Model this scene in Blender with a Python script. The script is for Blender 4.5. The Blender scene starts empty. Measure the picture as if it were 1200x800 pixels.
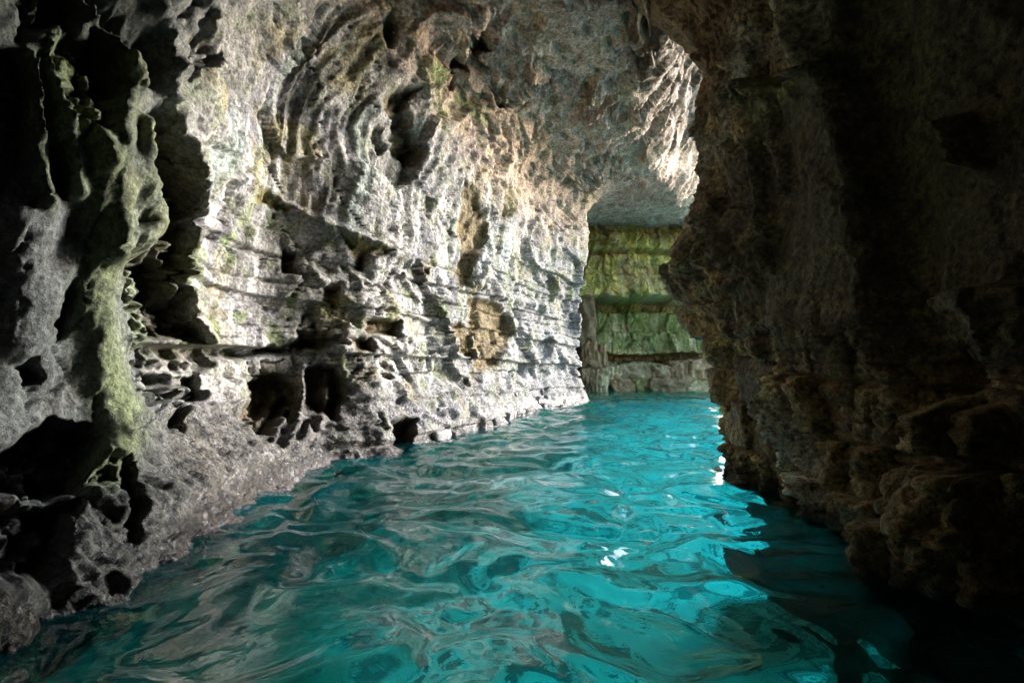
import bpy, math
import numpy as np
from mathutils import Vector

# ------------------------------------------------------------------ camera, sky, sun, exposure
scene = bpy.context.scene
col = scene.collection
CAM_H, FPX, PITCH = 1.8, 600.0, math.atan(20.0/600.0)
cam = bpy.data.cameras.new('camera')
cam.sensor_width = 36.0
cam.lens = 18.0
cam.clip_start = 0.05
cam.clip_end = 4000.0
cam_o = bpy.data.objects.new('camera', cam)
cam_o.location = (0, 0, CAM_H)
cam_o.rotation_euler = (math.radians(90)+PITCH, 0, 0)
col.objects.link(cam_o)
scene.camera = cam_o

SUN_AZ = math.radians(33.5)      # from +X (right) towards +Y (into the picture)
SUN_EL = math.radians(17)
world = bpy.data.worlds.new('World'); scene.world = world
world.use_nodes = True
nt = world.node_tree
bg = nt.nodes['Background']
sky = nt.nodes.new('ShaderNodeTexSky')
sky.sky_type = 'NISHITA'; sky.sun_disc = False
sky.sun_elevation = SUN_EL
sky.sun_rotation = math.pi/2 - SUN_AZ
nt.links.new(sky.outputs[0], bg.inputs[0])
bg.inputs[1].default_value = 0.15
sun = bpy.data.lights.new('sun', 'SUN')
sun.energy = 2.7
sun.angle = math.radians(26)
sun.color = (1.0, 0.98, 0.965)
sun_o = bpy.data.objects.new('sun', sun)
sd = Vector((math.cos(SUN_EL)*math.cos(SUN_AZ), math.cos(SUN_EL)*math.sin(SUN_AZ), math.sin(SUN_EL)))
sun_o.rotation_euler = sd.to_track_quat('Z', 'Y').to_euler()
sun_o.location = sd*60
col.objects.link(sun_o)
vs = scene.view_settings
vs.view_transform = 'Standard'; vs.look = 'None'; vs.exposure = 2.8; vs.gamma = 1.0
vs.use_curve_mapping = False
cy = scene.cycles
cy.use_denoising = True
try: cy.denoising_prefilter = 'ACCURATE'
except Exception: pass
scene.render.filter_size = 1.15
cy.max_bounces = 12; cy.diffuse_bounces = 7; cy.glossy_bounces = 4; cy.transmission_bounces = 6
cy.caustics_refractive = True; cy.caustics_reflective = True
cy.sample_clamp_indirect = 6.0
cy.blur_glossy = 1.0

# ------------------------------------------------------------------ helpers
rng = np.random.default_rng(7)
PERM = rng.permutation(256).astype(np.int32)
PERM = np.concatenate([PERM, PERM, PERM])
GR = rng.normal(size=(256, 3)).astype(np.float32)
GR /= np.linalg.norm(GR, axis=1, keepdims=True)
RND = rng.random((256, 4)).astype(np.float32)

def gnoise(x, y, z=0.0, seed=0):
    x = np.asarray(x, np.float32) + seed*17.31; y = np.asarray(y, np.float32) + seed*5.77
    z = np.broadcast_to(np.asarray(z, np.float32), x.shape)
    xi = np.floor(x).astype(np.int32); yi = np.floor(y).astype(np.int32); zi = np.floor(z).astype(np.int32)
    xf = x-xi; yf = y-yi; zf = z-zi
    xi &= 255; yi &= 255; zi &= 255
    u = xf*xf*xf*(xf*(xf*6-15)+10); v = yf*yf*yf*(yf*(yf*6-15)+10); w = zf*zf*zf*(zf*(zf*6-15)+10)
    out = 0
    for dx in (0, 1):
        wx = u if dx else 1-u
        px = PERM[(xi+dx) & 255]
        for dy in (0, 1):
            wy = wx*(v if dy else 1-v)
            py = PERM[px + ((yi+dy) & 255)]
            for dz in (0, 1):
                g = GR[PERM[py + ((zi+dz) & 255)]]
                out = out + wy*(w if dz else 1-w)*(g[..., 0]*(xf-dx)+g[..., 1]*(yf-dy)+g[..., 2]*(zf-dz))
    return out*1.6

def fbm(x, y, z=0.0, o=4, seed=0, gain=0.5, lac=2.03, ridge=False):
    a, s, n = 1.0, 0.0, 0.0
    for k in range(o):
        v = gnoise(x*lac**k, y*lac**k, z*lac**k, seed+k)
        if ridge: v = 1-2*np.abs(v)
        s = s + a*v; n += a; a *= gain
    return s/n

def hash2(i, j, k=0):
    return RND[PERM[PERM[i & 255] + (j & 255)], k]

def voro(x, y, jit=0.9, seed=0):
    x = np.asarray(x, np.float32)+seed*3.7; y = np.asarray(y, np.float32)+seed*9.1
    xi = np.floor(x).astype(np.int32); yi = np.floor(y).astype(np.int32)
    f1 = np.full(x.shape, 9., np.float32); f2 = f1.copy(); cid = np.zeros(x.shape, np.float32); tilt = cid.copy()
    for dx in (-1, 0, 1):
        for dy in (-1, 0, 1):
            a = xi+dx; b = yi+dy
            qx = a+.5+jit*(hash2(a, b, 0)-.5); qy = b+.5+jit*(hash2(a, b, 1)-.5)
            d = np.hypot(x-qx, y-qy)
            near = d < f1
            f2 = np.where(near, f1, np.minimum(f2, d))
            cid = np.where(near, hash2(a, b, 2), cid)
            an = hash2(a, b, 3)*6.283
            tilt = np.where(near, np.cos(an)*(x-qx)+np.sin(an)*(y-qy), tilt)
            f1 = np.where(near, d, f1)
    return f1, f2, cid, tilt

def sstep(a, b, x):
    t = np.clip((x-a)/(b-a), 0, 1)
    return t*t*(3-2*t)

def bricks(s, h, T, W, seed=0, warp=0.25, edge=0.10):
    """broken strata: (protrusion -1..1, joint depth 0..1, random per block)"""
    hh = h/T + warp*gnoise(s*0.5, h*0.8, seed=seed+3) + .35*gnoise(s*0.0+.3, h/T*.45, seed=seed+4)
    i = np.floor(hh).astype(np.int32); f = hh-i
    wj = .55+.9*hash2(i+seed*7, i*0+3, 1)
    u = s/(W*wj) + hash2(i+seed*7, i*0+9, 0)*13 + .25*gnoise(s*1.3, h*1.3, seed=seed+5)
    j = np.floor(u).astype(np.int32); g = u-j
    r = hash2(i+seed*13, j, 2)
    lay = hash2(i+seed*5, i*0+21, 3)
    ed = np.minimum(np.minimum(f, 1-f), np.minimum(g, 1-g)*W*wj/T)
    joint = 1-sstep(0.0, edge*1.6, ed)
    return (r-.5)*1.2+(lay-.5)*0.8, joint, r

CP, SP = math.cos(PITCH), math.sin(PITCH)
def project(x, y, z):
    dz = z-CAM_H
    d = y*CP + dz*SP
    v = -y*SP + dz*CP
    d = np.where(np.abs(d) < .05, .05, d)
    px = 600+FPX*x/d; py = 400-FPX*v/d
    bad = d < .3
    return np.where(bad, -9999, px), np.where(bad, -9999, py)
def ray(px, py):
    vx = (px-600)/FPX; vv = (400-py)/FPX
    return np.array([vx, CP-vv*SP, SP+vv*CP])
def on_y(px, py, Y):
    r = ray(px, py); t = Y/r[1]
    return np.array([r[0]*t, Y, CAM_H+r[2]*t])
def on_water(px, py):
    r = ray(px, py); t = -CAM_H/r[2]
    return np.array([r[0]*t, r[1]*t, 0.0])

def sdpoly(px, py, poly):
    poly = np.asarray(poly, np.float32)
    d = np.full(px.shape, 1e9, np.float32); ins = np.zeros(px.shape, bool)
    n = len(poly)
    for k in range(n):
        a = poly[k]; b = poly[(k+1) % n]
        e = b-a; wx = px-a[0]; wy = py-a[1]
        t = np.clip((wx*e[0]+wy*e[1])/max(e@e, 1e-6), 0, 1)
        d = np.minimum(d, (wx-e[0]*t)**2+(wy-e[1]*t)**2)
        c = (a[1] > py) != (b[1] > py)
        with np.errstate(divide='ignore', invalid='ignore'):
            xx = a[0]+(py-a[1])*e[0]/(e[1] if abs(e[1]) > 1e-6 else 1e-6)
        ins ^= c & (px < xx)
    d = np.sqrt(d)
    return np.where(ins, -d, d)
def sdline(px, py, pts):
    pts = np.asarray(pts, np.float32)
    d = np.full(px.shape, 1e9, np.float32)
    for a, b in zip(pts[:-1], pts[1:]):
        e = b-a; wx = px-a[0]; wy = py-a[1]
        t = np.clip((wx*e[0]+wy*e[1])/max(e@e, 1e-6), 0, 1)
        d = np.minimum(d, (wx-e[0]*t)**2+(wy-e[1]*t)**2)
    return np.sqrt(d)

def mixc(c, rgb, m):
    return c*(1-m[..., None]) + np.asarray(rgb, np.float32)*m[..., None]

def grid_object(name, V, C, mat, parent=None, label=None, category=None, kind=None, wet=None, mask=None):
    n, m = V.shape[:2]
    idx = np.arange(n*m).reshape(n, m)
    f = np.stack([idx[:-1, :-1], idx[1:, :-1], idx[1:, 1:], idx[:-1, 1:]], -1).reshape(-1, 4)
    used = None
    if mask is not None:
        f = f[mask[:-1, :-1].reshape(-1)]
        used, inv = np.unique(f, return_inverse=True); f = inv.reshape(-1, 4)
        V = V.reshape(-1, 3)[used]
        C = C.reshape(-1, 3)[used]
        wet = None if wet is None else wet.reshape(-1)[used]
        n, m = len(used), 1
    me = bpy.data.meshes.new(name)
    me.vertices.add(n*m); me.vertices.foreach_set('co', V.astype(np.float32).reshape(-1))
    me.loops.add(f.size); me.loops.foreach_set('vertex_index', f.astype(np.int32).reshape(-1))
    me.polygons.add(len(f)); me.polygons.foreach_set('loop_start', np.arange(0, f.size, 4, dtype=np.int32))
    me.polygons.foreach_set('use_smooth', np.ones(len(f), bool))
    me.update(calc_edges=True)
    if C is not None:
        at = me.attributes.new('rock_colour', 'FLOAT_COLOR', 'POINT')
        cc = np.ones((n*m, 4), np.float32); cc[:, :3] = np.clip(C.reshape(-1, 3), 0, 1)
        if wet is not None: cc[:, 3] = wet.reshape(-1)
        else: cc[:, 3] = 0
        at.data.foreach_set('color', cc.reshape(-1))
    me.materials.append(mat)
    o = bpy.data.objects.new(name, me); col.objects.link(o)
    tag(o, label, category, kind)
    if parent: o.parent = parent
    return o

def tag(o, label=None, category=None, kind=None, group=None):
    if label: o['label'] = label
    if category: o['category'] = category
    if kind: o['kind'] = kind
    if group: o['group'] = group
    return o

def normals(V):
    a = np.gradient(V, axis=0); b = np.gradient(V, axis=1)
    n = np.cross(a, b)
    return n/np.maximum(np.linalg.norm(n, axis=-1, keepdims=True), 1e-9)

# ------------------------------------------------------------------ materials
def N(t, typ, loc=None, **kw):
    n = t.nodes.new(typ)
    for k, v in kw.items(): setattr(n, k, v)
    return n
def rock_material(name, bump=0.5, rough=0.85, fine=38.0, contrast=0.55, use_attr=True, base=(.3, .28, .25), alt=None, alt2=None):
    m = bpy.data.materials.new(name); m.use_nodes = True
    t = m.node_tree; L = t.links.new
    bs = t.nodes['Principled BSDF']
    tc = N(t, 'ShaderNodeNewGeometry')
    pos = tc.outputs['Position']
    if use_attr:
        at = N(t, 'ShaderNodeAttribute', attribute_name='rock_colour')
        colr, wet = at.outputs['Color'], at.outputs['Alpha']
    else:
        rg = N(t, 'ShaderNodeRGB'); rg.outputs[0].default_value = (*base, 1)
        oi = N(t, 'ShaderNodeObjectInfo')
        hv = N(t, 'ShaderNodeHueSaturation'); mr = N(t, 'ShaderNodeMapRange')
        mr.inputs['To Min'].default_value = .65; mr.inputs['To Max'].default_value = 1.35
        L(oi.outputs['Random'], mr.inputs['Value']); L(mr.outputs[0], hv.inputs['Value'])
        src = rg.outputs[0]
        for q, (cc, lo, hi, scl) in enumerate(((alt, .42, .60, .9), (alt2, .54, .66, 2.1))):
            if cc is None: continue
            mp = N(t, 'ShaderNodeMapping'); mp.inputs['Location'].default_value = (7*q, 3, 5); mp.inputs['Scale'].default_value = (scl, scl, scl*.55)
            L(pos, mp.inputs['Vector'])
            nn = N(t, 'ShaderNodeTexNoise'); nn.inputs['Scale'].default_value = 1.0*fine/9; nn.inputs['Detail'].default_value = 7; nn.inputs['Roughness'].default_value = .65
            L(mp.outputs[0], nn.inputs['Vector'])
            rr = N(t, 'ShaderNodeMapRange'); rr.inputs['From Min'].default_value = lo; rr.inputs['From Max'].default_value = hi
            L(nn.outputs['Fac'], rr.inputs['Value'])
            mx = N(t, 'ShaderNodeMix', data_type='RGBA')
            mx.inputs[7].default_value = (*cc, 1)
            L(rr.outputs[0], mx.inputs[0]); L(src, mx.inputs[6]); src = mx.outputs[2]
        L(src, hv.inputs['Color'])
        colr, wet = hv.outputs[0], None
    def noise(sc, det=6, rgh=.6, dist=0.0):
        n = N(t, 'ShaderNodeTexNoise'); n.inputs['Scale'].default_value = sc
        n.inputs['Detail'].default_value = det; n.inputs['Roughness'].default_value = rgh
        n.inputs['Distortion'].default_value = dist
        L(pos, n.inputs['Vector']); return n
    n1 = noise(3.2, 8, .68, .4); n2 = noise(fine*.45, 6, .7); n3 = noise(fine*2.2, 4, .7)
    vo = N(t, 'ShaderNodeTexVoronoi'); vo.inputs['Scale'].default_value = fine*.55
    L(pos, vo.inputs['Vector'])
    # colour: broad mottling and fine speckle
    def ramp(inp, a, b, lo, hi):
        r = N(t, 'ShaderNodeMapRange'); r.inputs['From Min'].default_value = a; r.inputs['From Max'].default_value = b
        r.inputs['To Min'].default_value = lo; r.inputs['To Max'].default_value = hi
        L(inp, r.inputs['Value']); return r.outputs[0]
    def mul(a, b):
        q = N(t, 'ShaderNodeMath', operation='MULTIPLY'); L(a, q.inputs[0]); L(b, q.inputs[1]); return q.outputs[0]
    f = mul(ramp(n1.outputs['Fac'], .32, .68, 1-contrast*.7, 1+contrast*.5), ramp(n2.outputs['Fac'], .36, .64, 1-contrast, 1+contrast*.6))
    f = mul(f, ramp(n3.outputs['Fac'], .36, .64, 1-contrast*.7, 1+contrast*.45))
    sc = N(t, 'ShaderNodeVectorMath', operation='SCALE'); L(colr, sc.inputs[0]); L(f, sc.inputs['Scale'])
    L(sc.outputs[0], bs.inputs['Base Color'])
    # relief
    ad = N(t, 'ShaderNodeMath', operation='ADD'); L(n2.outputs['Fac'], ad.inputs[0])
    m3 = N(t, 'ShaderNodeMath', operation='MULTIPLY'); m3.inputs[1].default_value = .45; L(n3.outputs['Fac'], m3.inputs[0])
    L(m3.outputs[0], ad.inputs[1])
    ad2 = N(t, 'ShaderNodeMath', operation='ADD'); L(ad.outputs[0], ad2.inputs[0])
    m4 = N(t, 'ShaderNodeMath', operation='MULTIPLY'); m4.inputs[1].default_value = .5; L(vo.outputs['Distance'], m4.inputs[0])
    L(m4.outputs[0], ad2.inputs[1])
    bp = N(t, 'ShaderNodeBump'); bp.inputs['Strength'].default_value = bump; bp.inputs['Distance'].default_value = .06
    L(ad2.outputs[0], bp.inputs['Height']); L(bp.outputs[0], bs.inputs['Normal'])
    bs.inputs['Roughness'].default_value = rough
    if wet is not None:
        L(ramp(wet, 0, 1, rough, .34), bs.inputs['Roughness'])
    bs.inputs['Specular IOR Level'].default_value = .35
    return m

M_left = rock_material('pale_limestone', .8, .85, 32, .66)
M_ledge = rock_material('encrusted_rock', 1.0, .8, 42, .95)
M_right = rock_material('dark_limestone', 1.0, .55, 30, .85)
M_far = rock_material('mossy_limestone', .7, .8, 16, .45)

# ------------------------------------------------------------------ left wall running up into the roof
WL = np.array([(-2.6, -9), (-3.0, -4), (-3.35, 0), (-3.35, 2.5), (-3.21, 3.86), (-3.03, 4.66), (-3.01, 5.02), (-3.25, 6.97), (-3.3, 9.0),
               (-2.02, 10.1), (-1.69, 11.25), (-.35, 14.0), (.75, 17.4), (2.5, 20.4), (3.02, 21.1), (3.0, 22.0), (2.4, 24.5), (2.0, 27), (2.0, 31)])
def build_left():
    # stations along the waterline, closer together near the viewer
    p = WL[:, ::-1]
    yy = np.linspace(p[0, 0], p[-1, 0], 6000)
    xx = np.interp(yy, p[:, 0], p[:, 1])
    k = np.ones(61)/61
    xs = np.convolve(np.pad(xx, 30, 'edge'), k, 'valid')
    ds = np.hypot(np.gradient(xs), np.gradient(yy))
    dist = np.maximum(np.hypot(xs, np.maximum(yy, 0)), 2.5)
    w = ds/dist*np.where(yy < 0.5, .25, 1)
    cw = np.cumsum(w); cw = (cw-cw[0])/(cw[-1]-cw[0])
    n = 780
    Y = np.interp(np.linspace(0, 1, n), cw, yy)
    X0 = np.interp(Y, yy, xs)
    S = np.interp(Y, yy, np.cumsum(ds))
    # profile parameter: wall 0..1, arch 1..2, roof 2..3
    T = np.concatenate([np.linspace(0, 1, 440, endpoint=False), np.linspace(1, 2, 150, endpoint=False), np.linspace(2, 3, 170)])
    Yg, Tg = np.meshgrid(Y, T, indexing='ij'); Xg = np.repeat(X0[:, None], len(T), 1); Sg = np.repeat(S[:, None], len(T), 1)
    R = np.interp(Yg, [-9, 6, 10, 21, 31], [3.4, 3.4, 3.2, 1.7, 1.6])
    top = np.interp(Yg, [-9, 0, 6, 10, 24, 27, 31], [6.5, 7.4, 8.6, 9.0, 9.0, 9.3, 9.5])
    hw = top-R
    h = np.where(Tg < 1, np.where(Tg < .1, -6.5+59*np.clip(Tg, 0, .1), -.6+(hw+.6)*(np.clip(Tg, .1, 1)-.1)/.9), 0)
    bank = np.interp(Yg, [-9, 2, 4, 8.5, 10.5, 14, 31], [.5, .8, 1.15, 1.2, .8, .45, .3])
    xo = -bank*sstep(-.2, 1.5, h) + .25*(1-sstep(-.5, .1, h)) - 1.0*np.clip(-h-.35, 0, 2.6)*np.interp(Yg, [-9, 9, 13, 17], [1, 1, .35, 0])
    lean = np.interp(Yg, [-9, 4, 10, 20, 31], [.1, .12, .0, .05, .05])
    xo = xo + lean*np.clip(h-2, 0, 9)
    th = np.clip(Tg-1, 0, 1)*math.pi/2
    xa = -bank + lean*(hw-2) + R*(1-np.cos(th)); ha = hw+R*np.sin(th)
    lip = np.interp(Yg, [-9, 7, 9.5, 16, 20, 24, 31], [5.2, 5.2, 5.6, 6.4, 8.4, 10.5, 14])
    q = np.clip(Tg-2, 0, 1)
    xr0 = Xg-bank+lean*(hw-2)+R
    xr = xr0+(np.maximum(lip-xr0, 3))*q
    hr = top + 3.3*sstep(0, 1, (xr-(lip-2.6))/2.6)*sstep(8.5, 11, Yg)*(1-sstep(20, 27, Yg)*.95)
    x = np.where(Tg < 1, Xg+xo, np.where(Tg < 2, Xg+xa, xr))
    z = np.where(Tg < 1, h, np.where(Tg < 2, ha, hr))
    V = np.stack([x, Yg, z], -1).astype(np.float32)
    nr = normals(V)
    if nr[n//2, 100, 0] < 0: nr = -nr
    px, py = project(V[..., 0], V[..., 1], V[..., 2])
    x, y, z = V[..., 0], V[..., 1], V[..., 2]
    s = Sg.astype(np.float32)
    arc = np.where(Tg < 1, z, np.where(Tg < 2, hw+R*th, hw+R*1.57+(x-xr0))).astype(np.float32)   # length up the wall and over the roof
    # wobble for traced outlines
    Y0g = Yg; fwd0 = (Yg > .8)
    wob = 5*gnoise(px/26, py/26, seed=31)+1.8*gnoise(px/9, py/9, seed=32)
    wpx = px+wob; wpy = py+5*gnoise(px/26, py/26, seed=33)+1.8*gnoise(px/9, py/9, seed=34)
    # zones
    roof = sstep(-60, 60, (px-(430+.65*py)))*sstep(330, 190, py)*sstep(5.2, 6.6, z+.5*gnoise(s*.7, arc*.7, seed=3))
    low = sstep(-25, 35, py-np.interp(px, [0, 128, 150, 205, 310, 450, 560, 690], [900, 800, 300, 205, 240, 300, 300, 300]) + 14*gnoise(s*1.5, arc*1.5, seed=5))
    flute = (1-low)*(1-roof)
    bankm = sstep(1.45, .9, z+.25*gnoise(s*1.1, z*1.1, seed=8))
    under = sstep(-.05, -.5, z)
    near = sstep(250, 150, px)
    # --- relief
    D = .26*fbm(x*.45, y*.45, z*.45, 3, 11)*(1-.55*bankm) + .085*fbm(x*1.3, y*1.3, z*1.3, 3, 14)
    # fluted flowstone
    ws = s+.35*gnoise(s*.6, arc*.6, seed=20)+.04*gnoise(s*2, arc*2, seed=21)-arc*.18
    fl = fbm(ws*1.7, arc*.22, 0., 4, 22, .55, ridge=True)
    D += flute*(.17*fl + .045*fbm(ws*6.5, arc*.55, 0., 3, 25, ridge=True))
    # broken strata lower down
    b1, j1, r1 = bricks(s, z+.05*s*.2, .42, .75, 1, .3, .09)
    b2, j2, r2 = bricks(s, z, .16, .34, 2, .35, .11)
    stra = low*(1-.55*bankm)
    bz = (z+.03*s+.10*gnoise(s*.35, z*.5, seed=29))/.83+.30*gnoise(z*0+.5, z*.7, seed=30)
    bi = np.floor(bz); bf = bz-bi
    lead = sstep(.0, .06, bf)*(1-bf)                 # each bed juts out at its foot and is cut back sharply below
    D += low*(.20*lead*(.4+.8*hash2(bi.astype(np.int32)+7, bi.astype(np.int32)*0+5, 1)))*(1-.4*bankm)
    patch = sstep(-.25, .35, fbm(s*.55, z*.8, 0., 3, 28))
    D += stra*((.10*b1-.07*j1)*(.35+.65*patch) + (.030*b2-.02*j2)*(1.0-.75*patch))
    fw_s = s+.16*gnoise(s*1.2, arc*1.2, seed=46)+.02*gnoise(s*6, arc*6, seed=47); fw_a = arc+.16*gnoise(s*1.2, arc*1.2, seed=48)+.02*gnoise(s*6, arc*6, seed=49)
    f1, f2, cid, tl = voro(fw_s*1.0, fw_a*1.15, seed=2)
    q1, q2, qid, ql = voro(fw_s*.5+fw_a*.12, fw_a*.45, seed=22)
    D += (1-bankm)*(1-roof)*(.12*(qid-.5)+.20*ql)
    g1, g2, gid, gl = voro(fw_s*3.0, fw_a*1.9, seed=3)
    h1, h2, hid, hl = voro(fw_s*8.0, fw_a*4.2, seed=8)
    calm = np.maximum(sstep(8, -25, sdpoly(wpx, wpy, [(232, 225), (330, 250), (330, 395), (240, 400)])), sstep(8, -20, sdpoly(wpx, wpy, [(212, 90), (250, 20), (300, 60), (330, 220), (220, 200)])))*.7
    rough_m = (.25+.75*sstep(-.35, .35, gnoise(s*.8, arc*.8, seed=45)))*(1-calm)
    D += (1-bankm)*(low*1.0+flute*.35)*rough_m*(.12*(cid-.5)+.20*tl + .045*(gid-.5)+.085*gl - .03*sstep(.06, .0, g2-g1)) 
    D += (1-bankm)*(.018*(hid-.5)+.026*hl)
    # honeycombed roof
    rs, ra = s+.3*gnoise(s, arc, seed=40), arc+.3*gnoise(s, arc, seed=41)
    v1, v2, vc, vt = voro(rs*.95+ra*.35, ra*1.5, seed=4)
    hole = sstep(.34, .12, v1)*(vc > .66)
    ru_, rv_ = rs*.55+ra*.84, rs*.84-ra*.55
    w1, w2, wc, wt = voro(ru_*3.4, rv_*1.2, seed=6)
    e1, e2, ec, et = voro(ru_*8, rv_*2.6, seed=16)
    rvar = .30+.65*sstep(-.35, .35, gnoise(s*.55, arc*.55, seed=42))
    D += roof*rvar*(-.42*hole + .26*vt + .20*wt + .16*(wc-.5) + .06*et + .05*(ec-.5) + .07*fbm(ru_*3, rv_*1.1, 0., 3, 44, ridge=True))
    # pitted fine relief
    fine = fbm(x*5.5, y*5.5, z*5.5, 4, 50, .6)
    D += .028*fine*(1+.9*bankm)
    p1, p2, pc, pt = voro(s*5.0, arc*5.0, seed=9)
    pit = sstep(.32, .1, p1)*(pc > .93)*sstep(-.1, .3, gnoise(s*.8, arc*.8, seed=52))
    D -= .07*pit*(1-bankm)
    D += bankm*(.10*fbm(x*1.3, y*1.3, z*2.0, 3, 58)+.09*tl+.05*gl+.05*(gid-.5)) + bankm*(.03*fbm(x*11, y*11, z*11, 3, 55, .65)+.05*fbm(x*2.6, y*2.6, z*3.6, 2, 57, ridge=True))
    # cracks
    ck = np.abs(gnoise(s*.9+.4*gnoise(s*2, arc*2, seed=61), arc*.38, seed=60))
    D -= .10*sstep(.035, .0, ck)*(1-bankm)*(1-roof)
    D += roof*(.10*(qid-.5)+.15*ql)
    smr = sstep(12, -14, sdpoly(wpx, wpy, [(690, 240), (710, 212), (770, 190), (850, 180), (850, 262), (690, 270)]))*(z > 6)
    D = D*(1-.45*smr)
    D = D*(1-.40*sstep(230, 150, px)*fwd0*sstep(.4, .8, z))
    # --- traced features
    E = np.zeros_like(px)
    brown = np.zeros_like(px); olive = np.zeros_like(px); green = np.zeros_like(px); dark = np.zeros_like(px)
    fwd = y > .8
    hn = 1+.5*gnoise(px/20, py/30, seed=35)+.3*gnoise(px/7, py/10, seed=36)
    def hollow(poly, depth, soft=8, b=0., o=0., smooth=0.):
        nonlocal D, E, brown, olive
        d = sdpoly(wpx, wpy, poly)
        m = sstep(soft*.5, -soft, d)*fwd
        D = D*(1-smooth*m); E = E - depth*m*hn
        if b: brown = np.maximum(brown, b*sstep(3, -4, d)*fwd)
        if o: olive = np.maximum(olive, o*sstep(3, -4, d)*fwd)
    def ridge(pts, hgt, wd, g=0., skew=0.):
        nonlocal E, green
        d = sdline(px+wob*.45, py, pts)
        m = np.exp(-(d/wd)**2)*fwd
        E = E + hgt*m
        if g: green = np.maximum(green, g*np.exp(-(d/(wd*1.1))**2)*fwd)
    # near-left: buttress with tendrils of flowstone, hollows between
    hollow([(20, 60), (60, 25), (110, 40), (135, 100), (100, 120), (90, 180), (60, 140), (30, 130)], .38, 24)
    hollow([(0, -40), (120, -40), (170, 40), (180, 100), (140, 90), (90, 20), (0, 40)], .45, 24)
    hollow([(190, 60), (185, 0), (220, -30), (235, 60), (205, 95)], .35, 10)
    ridge([(90, -20), (105, 20), (130, 60), (146, 105)], .34, 9, .2)
    ridge([(168, -20), (178, 20), (190, 55), (196, 88)], .30, 7)
    ridge([(55, 55), (62, 90), (72, 130), (95, 190), (112, 280), (106, 350), (120, 440), (138, 520), (118, 560)], .30, 23, 1.)
    ridge([(140, 60), (128, 100), (112, 150), (118, 200), (124, 260), (118, 300)], .30, 12, .5)
    ridge([(35, 75), (45, 110), (58, 150)], .22, 6, .4)
    ridge([(15, 85), (22, 130), (26, 165)], .2, 6, .4)
    ridge([(20, 260), (35, 330), (30, 400)], .25, 40)
    hollow([(44, 170), (62, 165), (72, 220), (62, 235), (48, 205)], .30, 8)
    for a_, w_ in (([(8, 70), (20, 120), (24, 175), (40, 240)], 9), ([(36, 60), (46, 110), (60, 170), (76, 230)], 9), ([(88, 90), (84, 140), (98, 200)], 8)):
        ridge(a_, .20, w_, .7)
    hollow([(60, 380), (82, 330), (90, 345), (78, 390), (72, 400)], .30, 8)
    hollow([(8, 430), (40, 418), (52, 440), (35, 458)], .30, 8)
    hollow([(0, 528), (60, 492), (105, 500), (112, 545), (92, 582), (40, 600), (0, 590), (-60, 580), (-60, 530)], .75, 12)
    hollow([(-40, 600), (40, 602), (92, 590), (75, 622), (60, 690), (-40, 720)], .45, 14)
    hollow([(96, 575), (120, 540), (145, 535), (160, 610), (150, 645), (138, 600), (118, 580)], .45, 6)
    # the big hollow behind the curtain
    hollow([(152, 135), (188, 120), (203, 165), (216, 215), (230, 270), (226, 335), (236, 402), (180, 402), (150, 400), (140, 330), (128, 300),
            (176, 288), (180, 235), (150, 205)], .65, 14)
    hollow([(126, 300), (170, 290), (200, 300), (214, 330), (196, 345), (190, 400), (148, 402), (140, 340)], .25, 8)
    ridge([(146, 150), (142, 200), (150, 235), (165, 262), (150, 280)], .40, 15, .6)
    ridge([(162, 330), (166, 365), (160, 398)], .6, 15, .8)
    ridge([(198, 288), (215, 320), (213, 348)], .5, 9, .6)
    ridge([(190, 95), (206, 165), (217, 212), (233, 262), (229, 335), (238, 398)], .30, 10)
    # horizontal notch under the curtain
    hollow([(148, 402), (236, 404), (300, 408), (330, 400), (398, 392), (398, 404), (330, 414), (262, 420), (240, 440), (236, 470), (160, 478), (150, 440)], .55, 6)
    for a in (424, 440, 456): ridge([(150, a), (190, a-3), (232, a+2)], .16, 3.5)
    hollow([(190, 478), (212, 480), (215, 510), (196, 505)], .3, 6)
    # dripping niches
    hollow([(284, 486), (298, 446), (320, 438), (350, 452), (352, 478), (338, 500), (324, 492), (310, 520), (296, 510)], .50, 6, .5)
    hollow([(358, 434), (378, 425), (398, 432), (401, 470), (394, 494), (372, 486), (360, 470)], .50, 6, .5)
    for a in ([(300, 500), (316, 480), (326, 466)], [(312, 520), (326, 498), (336, 480)], [(356, 430), (352, 470), (345, 520)], [(382, 440), (380, 480), (372, 500)], [(330, 525), (340, 500), (346, 470)]):
        ridge(a, .30, 4.5)
    # square sockets where blocks have dropped out
    for a, b, c, d_, dep, br in ((330, 292, 350, 322, .4, .7), (381, 333, 400, 358, .35, .8), (428, 372, 457, 396, .35, .9), (350, 386, 386, 410, .4, .6),
                            (404, 398, 430, 412, .3, .7), (440, 424, 456, 434, .3, .5), (487, 311, 497, 321, .3, .6), (436, 432, 452, 444, .3, .4),
                            (414, 292, 428, 314, .25, .8), (552, 430, 562, 450, .2, .6), (462, 490, 486, 528, .6, .2), (540, 440, 548, 452, .25, .5)):
        hollow([(a, b), (c, b+2), (c-1, d_), (a+1, d_-2)], dep, 5, br)
    # fresh brown scars
    hollow([(551, 352), (578, 350), (592, 370), (596, 392), (584, 412), (580, 432), (566, 436), (553, 428)], .28, 5, 1., 0, .35)
    hollow([(532, 378), (540, 374), (552, 388), (550, 410), (545, 421), (531, 414)], .22, 5, 1., 0, .35)
    hollow([(534, 208), (548, 214), (560, 232), (572, 258), (570, 285), (556, 300), (556, 334), (540, 342), (532, 320), (538, 292), (536, 250)], .26, 6, .9, 0, .2)
    hollow([(590, 215), (600, 222), (600, 250), (588, 262), (578, 250)], .2, 6, .2, .7)
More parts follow.
